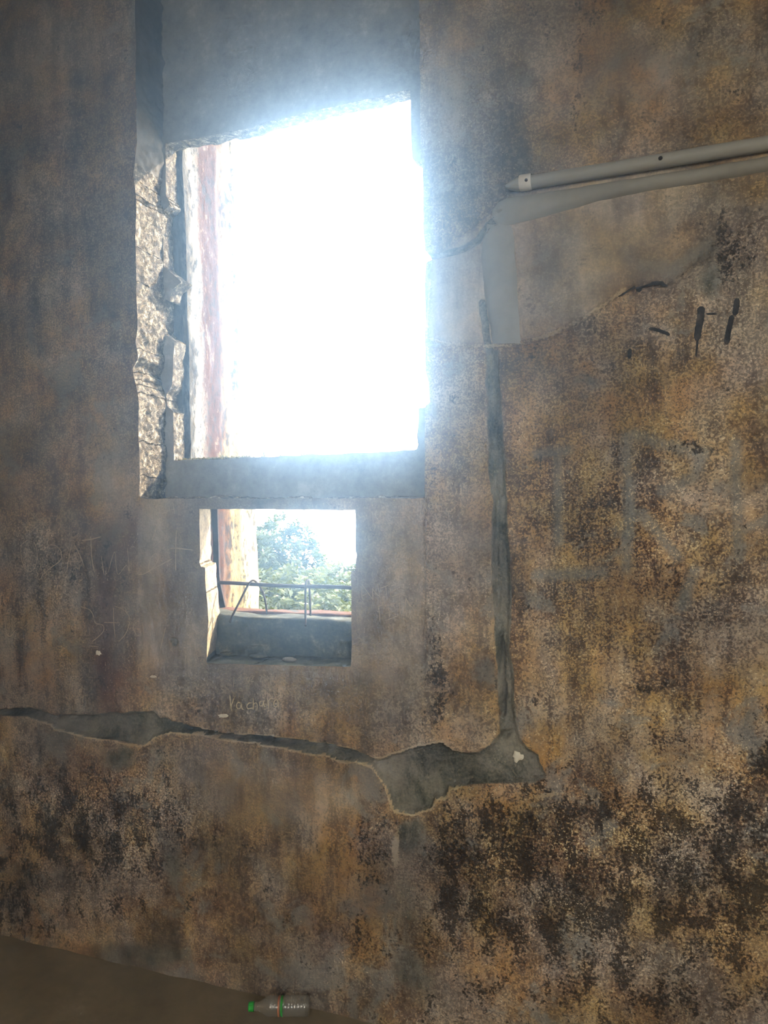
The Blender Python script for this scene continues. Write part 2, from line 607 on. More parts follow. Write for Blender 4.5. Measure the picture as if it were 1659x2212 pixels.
VMORT = jag(poly([(1045, 492), (1110, 482), (1113, 560), (1119, 640), (1128, 736), (1068, 748), (1054, 690), (1046, 610), (1040, 560)]), 0.003, seed=4)
INFILL = poly([(303, 1060), (917, 1060), (918, 1300), (918, 1500), (905, 1590), (420, 1570), (300, 1520), (298, 1300)])
SLAB_LOW = poly([(325, 1590), (430, 1590), (620, 1622), (800, 1662), (830, 1720), (840, 1800), (700, 1800), (600, 1830), (480, 1800), (380, 1720)])


def blobs(u, v, lst):
    r = np.zeros_like(u)
    for cu, cv, ru, rv, a in lst:
        r += a * np.exp(-(((u - cu) / ru) ** 2 + ((v - cv) / rv) ** 2))
    return r


def px_line(u, v, pts, w):
    """soft stroke in wall pixels"""
    P = np.stack([u, v], 1)
    d = ldist(P, np.array(pts, float), 60.0)
    return np.clip(1 - d / w, 0, 1)


def wall_height(P):
    x, z = P[:, 0], P[:, 1]
    h = 0.004 * fbm(x, z, 1.6, 4, 0.5, 1) + 0.0016 * fbm(x, z, 14, 4, 0.6, 8)
    wob = 0.006 * fbm(x, z, 34, 3, 0.7, 5)
    g = sdf(P, GROOVE) + wob
    pu, pv = proj(x, 0 * x, z)
    gk = 1 - 0.95 * sstep(1570, 1610, pv) * sstep(345, 300, pu)
    h = h - gk * (0.017 * sstep(0.004, -0.008, g) + 0.004 * sstep(0, -0.05, g))
    st = sdf(P, STRIP) + wob
    fade = 1 - 0.5 * sstep(1.7, 2.0, z)
    h = h - 0.014 * fade * sstep(0.004, -0.006, st)
    for pts, w, dp in ((CRACK_V, 0.006, 0.010), (CRACK_V2, 0.008, 0.035), (CRACK_H, 0.010, 0.034), (CRACK_H2, 0.007, 0.02), (CRACK_C, 0.012, 0.014), (CRACK_E, 0.012, 0.010), (SPOT, 0.013, 0.016)):
        d = ldist(P, pts) + wob
        h = h - dp * sstep(w, w * 0.3, d)
    r = sdf(P, RAISED, 0.5)
    h = h + 0.011 * sstep(0.003, -0.004, r) * (1 - 0.75 * sstep(-0.02, -0.28, r))
    vm = sdf(P, VMORT)
    h = h + 0.006 * sstep(0.004, -0.03, vm) - 0.004 * sstep(0.01, 0.0, np.abs(vm))
    i = sdf(P, INFILL)
    h = h - 0.007 * sstep(0.006, -0.006, i) * (1 - 0.8 * sstep(1.12, 0.9, z))
    h = h + 0.012 * sstep(0.05, 0.0, z) * (0.6 + 0.5 * fbm(x, z, 9, 2))
    return h


def axis(lo, hi, fine0, fine1, step, coarse):
    a = list(np.arange(lo, fine0, coarse)) + list(np.arange(fine0, fine1, step)) + list(np.arange(fine1, hi, coarse)) + [hi]
    return np.array(a)


def holed_grid(xs, zs, holes, yfun):
    """regular grid in xz with polygon holes whose rims are snapped to the outline.
    returns verts(N,3), quads, and for every hole its rim edges (pairs of vertex ids)"""
    nx, nz = len(xs), len(zs)
    X, Z = np.meshgrid(xs, zs, indexing='ij')
    P = np.stack([X.ravel(), Z.ravel()], 1)
    cx, cz = (xs[1:] + xs[:-1]) / 2, (zs[1:] + zs[:-1]) / 2
    CX, CZ = np.meshgrid(cx, cz, indexing='ij')
    C = np.stack([CX.ravel(), CZ.ravel()], 1)
    hid = np.full(len(C), -1)
    for k, pg in enumerate(holes):
        lo, hi = pg.min(0), pg.max(0)
        m = np.where((C[:, 0] > lo[0]) & (C[:, 0] < hi[0]) & (C[:, 1] > lo[1]) & (C[:, 1] < hi[1]))[0]
        hid[m[inside(C[m], pg)]] = k
    hid = hid.reshape(nx - 1, nz - 1)
    vid = np.arange(nx * nz).reshape(nx, nz)
    rims = []
    for k, pg in enumerate(holes):
        E = []
        a, b = hid[:-1, :], hid[1:, :]
        m = ((a == k) & (b == -1)) | ((a == -1) & (b == k))
        ii, jj = np.where(m)
        E.append(np.stack([vid[ii + 1, jj], vid[ii + 1, jj + 1]], 1))
        a, b = hid[:, :-1], hid[:, 1:]
        m = ((a == k) & (b == -1)) | ((a == -1) & (b == k))
        ii, jj = np.where(m)
        E.append(np.stack([vid[ii, jj + 1], vid[ii + 1, jj + 1]], 1))
        E = np.concatenate(E)
        rims.append(E)
        rv = np.unique(E)
        best = np.full(len(rv), 9.0)
        Q = P[rv].copy()
        for i in range(len(pg)):
            d, q = seg_dist(P[rv], pg[i], pg[(i + 1) % len(pg)])
            m = d < best
            best[m] = d[m]
            Q[m] = q[m]
        P[rv] = Q
    ii, jj = np.where(hid == -1)
    quads = np.stack([vid[ii, jj], vid[ii + 1, jj], vid[ii + 1, jj + 1], vid[ii, jj + 1]], 1)
    used = np.unique(quads)
    remap = np.full(nx * nz, -1)
    remap[used] = np.arange(len(used))
    P = P[used]
    V = np.stack([P[:, 0], yfun(P), P[:, 1]], 1)
    return V, remap[quads], [remap[e] for e in rims]


def reveal(V, rim, y_end, levels, splay=None, jit=0.0, seed=0.0):
    """sheet running from the rim of a hole to depth y_end"""
    rv = np.unique(rim)
    mp = {int(a): i for i, a in enumerate(rv)}
    B = V[rv]
    n = len(rv)
    out = []
    for k in range(levels + 1):
        t = k / levels
        y = B[:, 1] + (y_end - B[:, 1]) * t
        x, z = B[:, 0].copy(), B[:, 2].copy()
        if splay is not None:
            dx, dz = splay(x, z, y)
            x, z = x + dx, z + dz
        if k and jit:
            x = x + jit * fbm(y * 1.0 + z * 0.3, z, 24, 5, 0.65, seed) * min(1.0, 3 * t)
            z = z + jit * fbm(y + x, x * 1.1, 18, 4, 0.6, seed + 7)
        out.append(np.stack([x, y, z], 1))
    R = np.concatenate(out)
    e = np.array([[mp[int(a)], mp[int(b)]] for a, b in rim])
    Q = np.concatenate([np.stack([e[:, 0] + k * n, e[:, 1] + k * n, e[:, 1] + (k + 1) * n, e[:, 0] + (k + 1) * n], 1) for k in range(levels)])
    return R, Q


xs = axis(XL, XR, -2.66, 0.36, 0.0052, 0.12)
zs = axis(0.0, ZC, 0.0, 3.72, 0.0052, 0.1)
V, Q, rims = holed_grid(xs, zs, [NICHE_POLY, LOW_POLY], lambda P: -wall_height(P))
wall = mk_quads('wall_back', V, Q, MAT_WALL)
tag(wall, 'tall stained ochre plaster wall pierced by two window openings', 'wall', kind='structure')

# stains stored per vertex; the mould also carries painted light falloff
P = V[:, [0, 2]]
u, v = proj(V[:, 0], V[:, 1], V[:, 2])
uj = u + 14 * fbm(P[:, 0], P[:, 1], 7, 4, 0.6, 2)
vj = v + 18 * fbm(P[:, 0], P[:, 1], 7, 4, 0.6, 6)
gd, sd = sdf(P, GROOVE), sdf(P, STRIP)
gfade = 1 - 0.75 * sstep(1585, 1615, vj) * sstep(340, 290, u)
cem = np.maximum(sstep(0.012, -0.008, gd) * gfade, sstep(0.012, 0.0, sd) * (0.5 + 0.45 * sstep(1.75, 1.2, P[:, 1])))
for c in (CRACK_C, CRACK_E, SPOT):
    cem = np.maximum(cem, 0.72 * sstep(0.014, 0.006, ldist(P, c)))
cem = np.maximum(cem, blobs(uj, vj, [(300, 2060, 170, 45, 0.5), (370, 1870, 36, 110, 0.5), (880, 1960, 45, 190, 0.34), (900, 2110, 110, 80, 0.3),
                                      (1540, 600, 40, 60, 0.5), (250, 1640, 60, 40, 0.5), (890, 1800, 40, 40, 0.5), (120, 2150, 160, 60, 0.3)]))
cem = np.clip(cem, 0, 1)
smo = np.clip(sstep(0.0, -0.02, sdf(P, RAISED, 0.5)) * 0.72 * (1 - 0.75 * sstep(1300, 1560, uj)) + 0.60 * sstep(0.01, -0.02, sdf(P, INFILL)) * sstep(0.85, 1.05, P[:, 1])
              + 0.42 * sstep(0.0, -0.12, sdf(P, SLAB_LOW) + 0.03 * fbm(P[:, 0], P[:, 1], 9, 4, 0.6, 3)) + blobs(uj, vj, [(950, 150, 90, 220, 0.6), (250, 1040, 40, 110, 0.55), (990, 640, 60, 90, 0.5),
                                                                            (320, 1300, 30, 140, 0.5), (1000, 1200, 60, 240, 0.35), (120, 100, 150, 120, 0.3), (1300, 150, 260, 130, 0.35)]), 0, 1)
red = np.clip(blobs(uj, vj, [(225, 1300, 32, 120, 1.0), (235, 1470, 50, 70, 1.0), (255, 1190, 55, 60, 0.8), (290, 1130, 40, 50, 0.7), (170, 1640, 60, 40, 0.5), (540, 1700, 60, 40, 0.3),
                             (1000, 1860, 40, 70, 0.6), (1210, 1830, 50, 80, 0.6), (800, 1850, 40, 120, 0.5), (1150, 560, 60, 50, 0.4), (700, 2010, 40, 70, 0.5)]), 0, 1)
mold_falloff = 0.42 + 0.10 * sstep(1640, 1800, vj) + 0.22 * sstep(1600, 1720, vj) * sstep(420, 250, uj) + 0.20 * sstep(1620, 1800, vj) * sstep(750, 1000, uj) + blobs(uj, vj, [(815, 1800, 34, 70, 0.75), (1640, 1690, 60, 150, 0.6), (1050, 1960, 90, 60, 0.6), (1240, 1950, 60, 120, 0.6), (1400, 1800, 300, 160, 0.25),  # real mould, thickened low on the wall to paint in light falloff
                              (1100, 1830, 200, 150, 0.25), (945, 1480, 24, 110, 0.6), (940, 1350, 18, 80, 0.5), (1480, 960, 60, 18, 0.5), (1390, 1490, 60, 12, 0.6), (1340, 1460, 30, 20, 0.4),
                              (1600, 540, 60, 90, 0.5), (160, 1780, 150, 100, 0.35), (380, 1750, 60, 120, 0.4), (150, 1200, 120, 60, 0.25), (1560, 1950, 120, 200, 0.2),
                              (20, 1960, 60, 60, 0.4), (1250, 250, 60, 40, 0.25), (1300, 60, 150, 100, 0.2), (1400, 2000, 300, 200, 0.12), (540, 1830, 60, 30, 0.3), (1150, 1700, 40, 20, 0.5)])  # first blob here paints the shade in the bottom left corner
mold_falloff = np.clip(mold_falloff - blobs(uj, vj, [(600, 1700, 160, 90, 0.25), (300, 2060, 200, 60, 0.3), (900, 1900, 30, 160, 0.2), (1050, 1580, 40, 60, 0.15)]), 0, 1)
rimv = np.zeros(len(P))
low = (v > 1555) & (u < 1000)
rimv = np.where(low & (gd > 0), sstep(0.016, 0.002, gd), 0.0) * sstep(0.03, 0.0, np.abs(fbm(P[:, 0], P[:, 1], 3, 2, 0.5, 9)) - 0.45)
rd = sdf(P, RAISED, 0.5)
rimv = 0.75 * rimv
rimv = np.maximum(rimv, 0.62 * sstep(0.010, 0.002, np.abs(rd + 0.004)) * ((v > 600) & (u < 1350)))
rimv = np.clip(rimv + blobs(uj, vj, [(855, 1830, 10, 45, 0.9), (1190, 1718, 50, 8, 0.7), (318, 1830, 10, 40, 0.6)]), 0, 1)
paint = np.zeros(len(P))
for pts, w in (([(1352, 945), (1358, 1080), (1352, 1230)], 11), ([(1372, 940), (1440, 962), (1520, 975), (1500, 1030), (1430, 1060)], 12), ([(1385, 1105), (1420, 1150), (1465, 1205)], 11),
               ([(1588, 960), (1592, 1080), (1596, 1200)], 12), ([(1160, 1242), (1300, 1238)], 12), ([(1204, 985), (1206, 1170)], 10), ([(1160, 980), (1230, 972)], 10),
               ([(1500, 1235), (1470, 1310)], 12), ([(1590, 1150), (1659, 1120)], 10)):
    paint = np.maximum(paint, px_line(uj * 0.3 + u * 0.7, vj * 0.3 + v * 0.7, pts, w * 1.6))
paint = np.clip(paint * 1.3, 0, 0.9)
och = np.clip(0.18 + blobs(uj, vj, [(1050, 1740, 70, 60, 0.9), (1180, 1640, 90, 90, 0.7), (60, 1430, 130, 110, 0.6), (960, 1560, 60, 60, 0.5), (720, 1780, 90, 200, 0.7),
                                    (770, 2010, 50, 130, 0.8), (560, 1730, 40, 80, 0.6), (1500, 1480, 300, 200, 0.45), (1300, 1150, 300, 250, 0.2), (1050, 2060, 120, 80, 0.6), (1480, 720, 160, 60, 0.3),
                                    (1000, 1440, 50, 90, 0.5), (1560, 1720, 120, 140, 0.4), (1300, 200, 200, 120, 0.2), (640, 1560, 140, 40, 0.2)]), 0, 1)
flk = np.clip(0.42 + blobs(uj, vj, [(200, 1750, 260, 160, 0.35), (1350, 1100, 330, 380, 0.45), (1150, 1850, 320, 250, 0.4), (90, 700, 160, 300, 0.25), (100, 1350, 200, 200, 0.3), (330, 1780, 60, 80, 0.4), (200, 1750, 160, 80, 0.2),
                                    (1500, 1700, 200, 200, 0.4)]) - 0.3 * smo, 0, 1)
me = wall.data
A = me.attributes.new('stain_a', 'FLOAT_COLOR', 'POINT')
A.data.foreach_set('color', np.stack([cem, smo, red, mold_falloff], 1).astype(np.float32).ravel())
B = me.attributes.new('stain_b', 'FLOAT_COLOR', 'POINT')
B.data.foreach_set('color', np.stack([rimv, paint, och, flk], 1).astype(np.float32).ravel())

# reveal of the recess and of the lower opening
R, RQ = reveal(V, rims[0], NICHE + 0.012, 18, None, 0.014, 3)
z_sunlit = wp(300, 350)[1]
unlit = R[RQ][:, :, 2].mean(1) > z_sunlit
mk_quads('recess_reveal', R, RQ[~unlit], MAT_REVEAL, wall)
mk_quads('recess_side', R, RQ[unlit], MAT_RECESS, wall)  # darker copy above the sunlit part, its shade put into the colour

# upper window: the thin infill panel with the big broken opening
hole_px = [(357, 311), (359, 423), (368, 441), (352, 458), (349, 480), (352, 520), (353, 575), (392, 609), (372, 625), (366, 652), (353, 645), (351, 668), (351, 719), (368, 730),
           (378, 736), (374, 784), (372, 831), (359, 853), (361, 878), (374, 889), (376, 995), (480, 992), (640, 984), (780, 978), (900, 972), (904, 962), (901, 940), (904, 905), (903, 882),
           (952, 876), (960, 600), (952, 352), (898, 350), (890, 343), (889, 300), (886, 193), (800, 213), (700, 235), (556, 268), (548, 276), (480, 288)]
HOLE = jag(poly(hole_px, NICHE), 0.0022, 0.010, 3)
nx0, nx1 = NICHE_POLY[:, 0].min() - 0.05, NICHE_POLY[:, 0].max() + 0.30
z_led = wp(600, 1077)[1] - 0.03
pxs = np.arange(nx0, nx1, 0.006)
pzs = np.arange(z_led, 3.85, 0.006)
PV, PQ, prims = holed_grid(pxs, pzs, [HOLE], lambda P: NICHE + 0.003 * fbm(P[:, 0], P[:, 1], 3, 3, 0.5, 3) + 0.0012 * fbm(P[:, 0], P[:, 1], 25, 3, 0.6, 4))
win1 = empty('window_1', (0, NICHE, z_led))
tag(win1, 'large bright upper window opening broken out of a thin recessed panel', 'window', kind='structure')
off = Vector((0, NICHE, z_led))


def under(o, root):
    o.parent = root
    o.matrix_parent_inverse = Matrix.Translation(-root.location)
    return o


under(mk_quads('infill_panel', PV, PQ, MAT_PANEL), win1)
R, RQ = reveal(PV, prims[0], NICHE + PANEL_T, 7, None, 0.008, 5)
under(mk_quads('panel_edge', R, RQ, MAT_REVEAL), win1)

# lower window
win2 = empty('window_2', (-1.2, 0, wp(600, 1437)[1]))
tag(win2, 'small square lower window opening with a stone block on its sill', 'window', kind='structure')
xm = LOW_POLY[:, 0].mean()


def low_splay(x, z, y):
    return np.where(x < xm - 0.12, -0.35 * np.maximum(y, 0), 0.02), np.zeros_like(x)


R, RQ = reveal(V, rims[1], 0.15, 12, low_splay, 0.006, 11)
low_edge = LOW_POLY[:, 1].min() + 0.02
flat = (R[RQ][:, :, 2].max(1) < low_edge)
MAT_OPEN = simple_rough('tan_reveal_plaster', [(0.08, 0.06, 0.04), (0.22, 0.17, 0.11), (0.36, 0.29, 0.185), (0.45, 0.37, 0.25)], 30, bumpd=0.012, bumps=0.9)
under(mk_quads('opening_reveal', R, RQ[~flat], MAT_OPEN), win2)
under(mk_quads('sill', R, RQ[flat], MAT_SILL), win2)
# transom slab behind the ledge, closing the gap between panel and lower lintel
x0, x1 = NICHE_POLY[:, 0].min() - 0.02, NICHE_POLY[:, 0].max() + 0.05
zl = wp(600, 1077)[1]
zlow = wp(600, 1100)[1]
o = rough_block('ledge', x0, x1, 0.035, NICHE + PANEL_T, zlow + 0.004, zl - 0.004, MAT_PANEL, None, 0.02, 0.002, 2, 0.004)
under(o, win2)
# stone block standing on the sill
bx0 = wp(459, 1380, 0.13)[0]
bzt = wp(600, 1334, 0.13)[1]
zs0 = wp(600, 1437)[1]
o = rough_block('sill_block', bx0 - 0.06, LOW_POLY[:, 0].max() + 0.10, 0.13, 0.30, zs0 - 0.03, bzt, MAT_SILL, None, 0.013, 0.012, 5, 0.012, 7)
under(o, win2)
MAT_SOIL = simple_rough('red_soil', [(0.02, 0.012, 0.007), (0.075, 0.026, 0.009), (0.09, 0.035, 0.012), (0.10, 0.07, 0.035)], 20, bumpd=0.006)
o = rough_block('soil_crust', bx0 - 0.05, LOW_POLY[:, 0].max() + 0.09, 0.215, 0.297, bzt - 0.015, bzt + 0.004, MAT_SOIL, None, 0.012, 0.007, 15, 0.006, 11)
under(o, win2)
tag(o, 'sunlit reddish soil crust on the block')

# outer masonry of the embrasure: left and right jambs, lintel, parapet
JX = wp(400, 700, NICHE + PANEL_T)[0]
outer = empty('wall_outer', (0, 0.2, 0))
tag(outer, 'thick sunlit masonry jambs of the wall outside the openings', 'wall', kind='structure')
ys = np.linspace(NICHE + PANEL_T + 0.012, 0.64, 46)
zz = np.arange(-0.6, 3.95, 0.0125)
Y, Z = np.meshgrid(ys, zz, indexing='ij')
nxj = 0.012 * fbm(Y.ravel(), Z.ravel(), 5, 5, 0.6, 3) - 0.010 * sstep(0.40, 0.44, Y.ravel()) + 0.012 * sstep(0.5, 0.53, Y.ravel())
JV = np.stack([JX + nxj, Y.ravel(), Z.ravel()], 1)
a = np.arange(len(ys) * len(zz)).reshape(len(ys), len(zz))
JQ = np.stack([a[:-1, :-1].ravel(), a[1:, :-1].ravel(), a[1:, 1:].ravel(), a[:-1, 1:].ravel()], 1)
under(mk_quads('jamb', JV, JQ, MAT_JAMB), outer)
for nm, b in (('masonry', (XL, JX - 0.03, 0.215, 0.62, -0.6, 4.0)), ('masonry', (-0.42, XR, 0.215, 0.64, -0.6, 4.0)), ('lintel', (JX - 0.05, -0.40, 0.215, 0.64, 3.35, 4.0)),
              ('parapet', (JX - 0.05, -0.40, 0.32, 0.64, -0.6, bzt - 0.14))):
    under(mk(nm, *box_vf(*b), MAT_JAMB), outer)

# ------------------------------------------------------------------ rest of the room
fx = np.arange(XL, XR + 0.01, 0.05)
fy = np.arange(YF, 0.041, 0.04)
X, Y = np.meshgrid(fx, fy, indexing='ij')
Zf = 0.006 * fbm(X.ravel(), Y.ravel(), 2.2, 4, 0.55, 4)
a = np.arange(X.size).reshape(X.shape)
FQ = np.stack([a[:-1, :-1].ravel(), a[1:, :-1].ravel(), a[1:, 1:].ravel(), a[:-1, 1:].ravel()], 1)
floor = mk_quads('floor', np.stack([X.ravel(), Y.ravel(), Zf], 1), FQ, MAT_FLOOR)
tag(floor, 'bare dark earth coloured floor along the foot of the wall', 'floor', kind='structure')
tag(mk('ceiling', *box_vf(XL, XR, YF, 0.2, ZC, ZC + 0.2), MAT_SIDE), 'plain plaster ceiling above the room', 'ceiling', kind='structure')
tag(mk('wall_left', *box_vf(XL - 0.3, XL, YF, 0.2, 0, ZC), MAT_SIDE), 'plain side wall beyond the left edge', 'wall', kind='structure')
tag(mk('wall_right', *box_vf(XR, XR + 0.3, YF, 0.2, 0, ZC), MAT_SIDE), 'plain side wall beyond the right edge', 'wall', kind='structure')
FILL_OPENING = (-0.1, 2.2, 0.95, 3.3)  # unseen opening added behind the camera, shaped for the fill light
wf = empty('wall_front', (0, YF, 0))
tag(wf, 'unseen wall behind the camera with an opening added for fill light', 'wall', kind='structure')
for b in ((XL, FILL_OPENING[0], YF - 0.3, YF, 0, ZC), (FILL_OPENING[1], XR, YF - 0.3, YF, 0, ZC), (FILL_OPENING[0], FILL_OPENING[1], YF - 0.3, YF, FILL_OPENING[3], ZC), (FILL_OPENING[0], FILL_OPENING[1], YF - 0.3, YF, 0, FILL_OPENING[2])):
    under(mk('masonry', *box_vf(*b), MAT_SIDE), wf)


def portal(name, loc, sx, sy, target):
    l = bpy.data.lights.new(name, 'AREA')
    l.shape = 'RECTANGLE'
    l.size, l.size_y = sx, sy
    l.cycles.is_portal = True
    o = bpy.data.objects.new(name, l)
    o.location = loc
    o.rotation_euler = (Vector(target)).to_track_quat('-Z', 'Z').to_euler()
    COL.objects.link(o)


portal('front_portal', ((FILL_OPENING[0] + FILL_OPENING[1]) / 2, YF - 0.05, (FILL_OPENING[2] + FILL_OPENING[3]) / 2), FILL_OPENING[1] - FILL_OPENING[0], FILL_OPENING[3] - FILL_OPENING[2], (0, 1, 0))
hc = (HOLE.min(0) + HOLE.max(0)) / 2
portal('window_portal', (hc[0], NICHE + PANEL_T + 0.02, hc[1]), HOLE[:, 0].max() - HOLE[:, 0].min() + 0.05, HOLE[:, 1].max() - HOLE[:, 1].min() + 0.05, (0, -1, 0))

# ------------------------------------------------------------------ parts of the wall: mortar strip, dabs, writing
zfun = lambda x, z: float(-wall_height(np.array([[x, z]]))[0])


def on_wall(u, v, lift=0.0):
    x, z = wp(u, v)
    return np.array([x, zfun(x, z) - lift, z])


def ridge(name, rows, prot, mat, parent, n=9, seed=0.0, upright=False):
    """low rounded band lying on the wall; rows of (u, v_top, v_bottom)"""
    st = []
    for k in range(len(rows) - 1):
        a, b = np.array(rows[k], float), np.array(rows[k + 1], float)
        m = max(2, int(abs(b[0] - a[0]) / 9))
        st += [a + (b - a) * j / m for j in range(m)]
    st.append(np.array(rows[-1], float))
    Vv, Ff = [], []
    for k, (uu, va, vb) in enumerate(st):
        e = min(1.0, (k + 0.6) / 5.0)
        for j in range(n):
            t = j / (n - 1)
            vv = va + (vb - va) * t + 1.6 * fbm(np.array([uu * 0.01]), np.array([t * 0.4]), 4, 3, 0.6, seed)[0]
            x, z = wp(vv, uu) if upright else wp(uu, vv)
            Vv.append((x, -(prot * e) * math.sin(math.pi * t) ** 0.6, z))
    Vv = np.array(Vv)
    Vv[:, 1] -= wall_height(Vv[:, [0, 2]])
    for k in range(len(st) - 1):
        for j in range(n - 1):
            Ff.append((k * n + j, (k + 1) * n + j, (k + 1) * n + j + 1, k * n + j + 1))
    return mk(name, Vv, Ff, mat, parent, True)


_za2, _zb2 = wp(1720, 331)[1], wp(1720, 362)[1]
far_rows = []
for _x in (0.5, 1.0, 1.7, XR - 0.005):
    far_rows.append((proj(_x, 0, _za2)[0], proj(_x, 0, _za2)[1], proj(_x, 0, _zb2)[1]))
o = ridge('mortar_strip', [(1066, 452, 476), (1076, 438, 488), (1095, 432, 491), (1150, 424, 478), (1210, 414, 462), (1300, 400, 436), (1400, 383, 416), (1500, 368, 401), (1600, 351, 384), (1720, 331, 362)] + far_rows,
          0.016, MAT_MORTAR, wall, 11)
tag(o, 'smooth grey mortar band under the pipe')
o = ridge('mortar_patch', [(484, 1052, 1108), (520, 1044, 1112), (560, 1041, 1114), (610, 1046, 1118), (660, 1050, 1121), (700, 1056, 1124), (744, 1066, 1128)],
          0.006, MAT_MORTAR, wall, 11, 4.0, True)
tag(o, 'smooth upright mortar patch below the pipe end')


def lump(name, u, v, ru, rv, thick, mat, parent, seed):
    Vv, Ff = [], []
    nr, na = 5, 18
    for i in range(nr + 1):
        r = i / nr
        for k in range(na):
            t = 2 * math.pi * k / na
            w = 1 + 0.7 * fbm(np.array([math.cos(t) * 2]), np.array([math.sin(t) * 2]), 1.7, 3, 0.7, seed)[0]
            x, z = wp(u + ru * r * w * math.cos(t), v + rv * r * w * math.sin(t))
            Vv.append((x, 0.001 - thick * math.sqrt(max(0, 1 - r * r)), z))
    Vv = np.array(Vv)
    Vv[:, 1] -= wall_height(Vv[:, [0, 2]])
    for i in range(nr):
        for k in range(na):
            Ff.append((i * na + k, i * na + (k + 1) % na, (i + 1) * na + (k + 1) % na, (i + 1) * na + k))
    return mk(name, Vv, Ff, mat, parent, True)


tag(lump('plaster_dab', 1115, 1640, 12, 12, 0.006, MAT_DAB, wall, 3), 'small white lime dab in the crack corner')
tag(lump('plaster_chip', 482, 1547, 11, 4.5, 0.004, MAT_DAB, wall, 5), 'white chip in the plaster under the writing')
tag(lump('mortar_lump', 1086, 456, 13, 11, 0.014, MAT_MORTAR, wall, 8), 'rounded mortar lump at the end of the pipe')
lump('plaster_chip', 212, 1411, 7, 6, 0.004, MAT_DAB, wall, 15)
lump('plaster_chip', 330, 1462, 8, 3, 0.003, MAT_DAB, wall, 17)


def strokes(name, lst, w, mat, org, sc, parent, label=None):
    Vv, Ff = [], []
    for st in lst:
        ww = w
        if isinstance(st, tuple):
            st, ww = st
        pts = [wp(org[0] + a * sc, org[1] + b * sc) for a, b in st]
        # smooth resample (Catmull-Rom)
        P_ = [np.array(p) for p in pts]
        P_ = [2 * P_[0] - P_[1]] + P_ + [2 * P_[-1] - P_[-2]]
        c = []
        for k in range(1, len(P_) - 2):
            m = max(2, int(np.linalg.norm(P_[k + 1] - P_[k]) / 0.005))
            for j in range(m):
                t = j / m
                a, b, d, e = P_[k - 1], P_[k], P_[k + 1], P_[k + 2]
                c.append(0.5 * (2 * b + (d - a) * t + (2 * a - 5 * b + 4 * d - e) * t * t + (3 * b - a - 3 * d + e) * t ** 3))
        c.append(P_[-2])
        c = np.array(c)
        n = len(c)
        y = -wall_height(c) - 0.0022
        base = len(Vv)
        for i in range(n):
            d = c[min(i + 1, n - 1)] - c[max(i - 1, 0)]
            d = d / max(np.linalg.norm(d), 1e-9)
            q = np.array([-d[1], d[0]])
            h = ww * 0.5 * ((0.65 + 0.5 * random.random()) if ww < 0.005 else (0.85 + 0.2 * random.random())) * (0.45 if i in (0, n - 1) else 1)
            for s in (-1, 1):
                Vv.append((c[i][0] + s * q[0] * h, y[i], c[i][1] + s * q[1] * h))
            if i:
                k = base + 2 * i
                Ff.append((k - 2, k - 1, k + 1, k))
    o = mk(name, Vv, Ff, mat, parent)
    if label:
        tag(o, label)
    return o


def ell(cx, cy, rx, ry, n=9):
    return [(cx + rx * math.cos(2 * math.pi * k / n), cy + ry * math.sin(2 * math.pi * k / n)) for k in range(n + 1)]


MM = 0.001
strokes('scratched_letters', [
    [(250, 180), (195, 220), (185, 290), (205, 390), (250, 450), (295, 430), (325, 350), (320, 260), (300, 200)],
    [(440, 225), (480, 230), (525, 270), (535, 320), (515, 365), (440, 420), (380, 470), (350, 520)],
    [(580, 450), (600, 320), (625, 210)], [(635, 205), (690, 310), (730, 410)], [(585, 365), (690, 368)],
    ([(705, 187), (780, 178), (870, 155)], 4 * MM), ([(782, 150), (790, 280), (800, 380), (815, 460)], 3.5 * MM),
    [(875, 320), (885, 400), (895, 480)], [(930, 460), (985, 285), (1000, 420), (1020, 475), (1085, 400), (1110, 460)], [(1095, 250), (1110, 450)]],
    2.4 * MM, MAT_SCRATCH, (0, 1120), 0.2532, wall, 'large thin scratched capital letters')
strokes('scratched_letters', [
    [(1250, 460), (1320, 420), (1460, 345)], [(1180, 480), (1230, 470), (1300, 420), (1345, 350), (1325, 300), (1280, 340), (1262, 430), (1290, 480)],
    ([(1500, 100), (1492, 280), (1490, 450)], 3.6 * MM), ([(1440, 258), (1500, 255), (1640, 270)], 3.6 * MM), [(1290, 190), (1340, 50)]],
    3 * MM, MAT_SCRATCH, (0, 1120), 0.2532, wall, 'pale scratched letters e and t')
strokes('scratched_letters', [
    [(690, 750), (770, 780), (800, 830), (815, 890), (880, 910), (885, 960), (840, 1010), (790, 1050)], ([(770, 1085), (850, 1095)], 2 * MM),
    [(970, 760), (975, 900), (985, 1020)], [(980, 745), (1060, 780), (1110, 850), (1100, 920), (1070, 990), (1015, 1050)], [(890, 885), (1025, 890)],
    [(1170, 880), (1145, 910), (1145, 950), (1170, 1000)], [(1405, 930), (1385, 1010), (1360, 1120)],
    [(45, 850), (55, 960), (90, 1005), (140, 950)], [(1210, 900), (1220, 1000)], [(1270, 880), (1275, 1010)]],
    2.6 * MM, MAT_SCRATCH, (0, 1120), 0.2532, wall, 'second row of scratched letters beside the red stain')
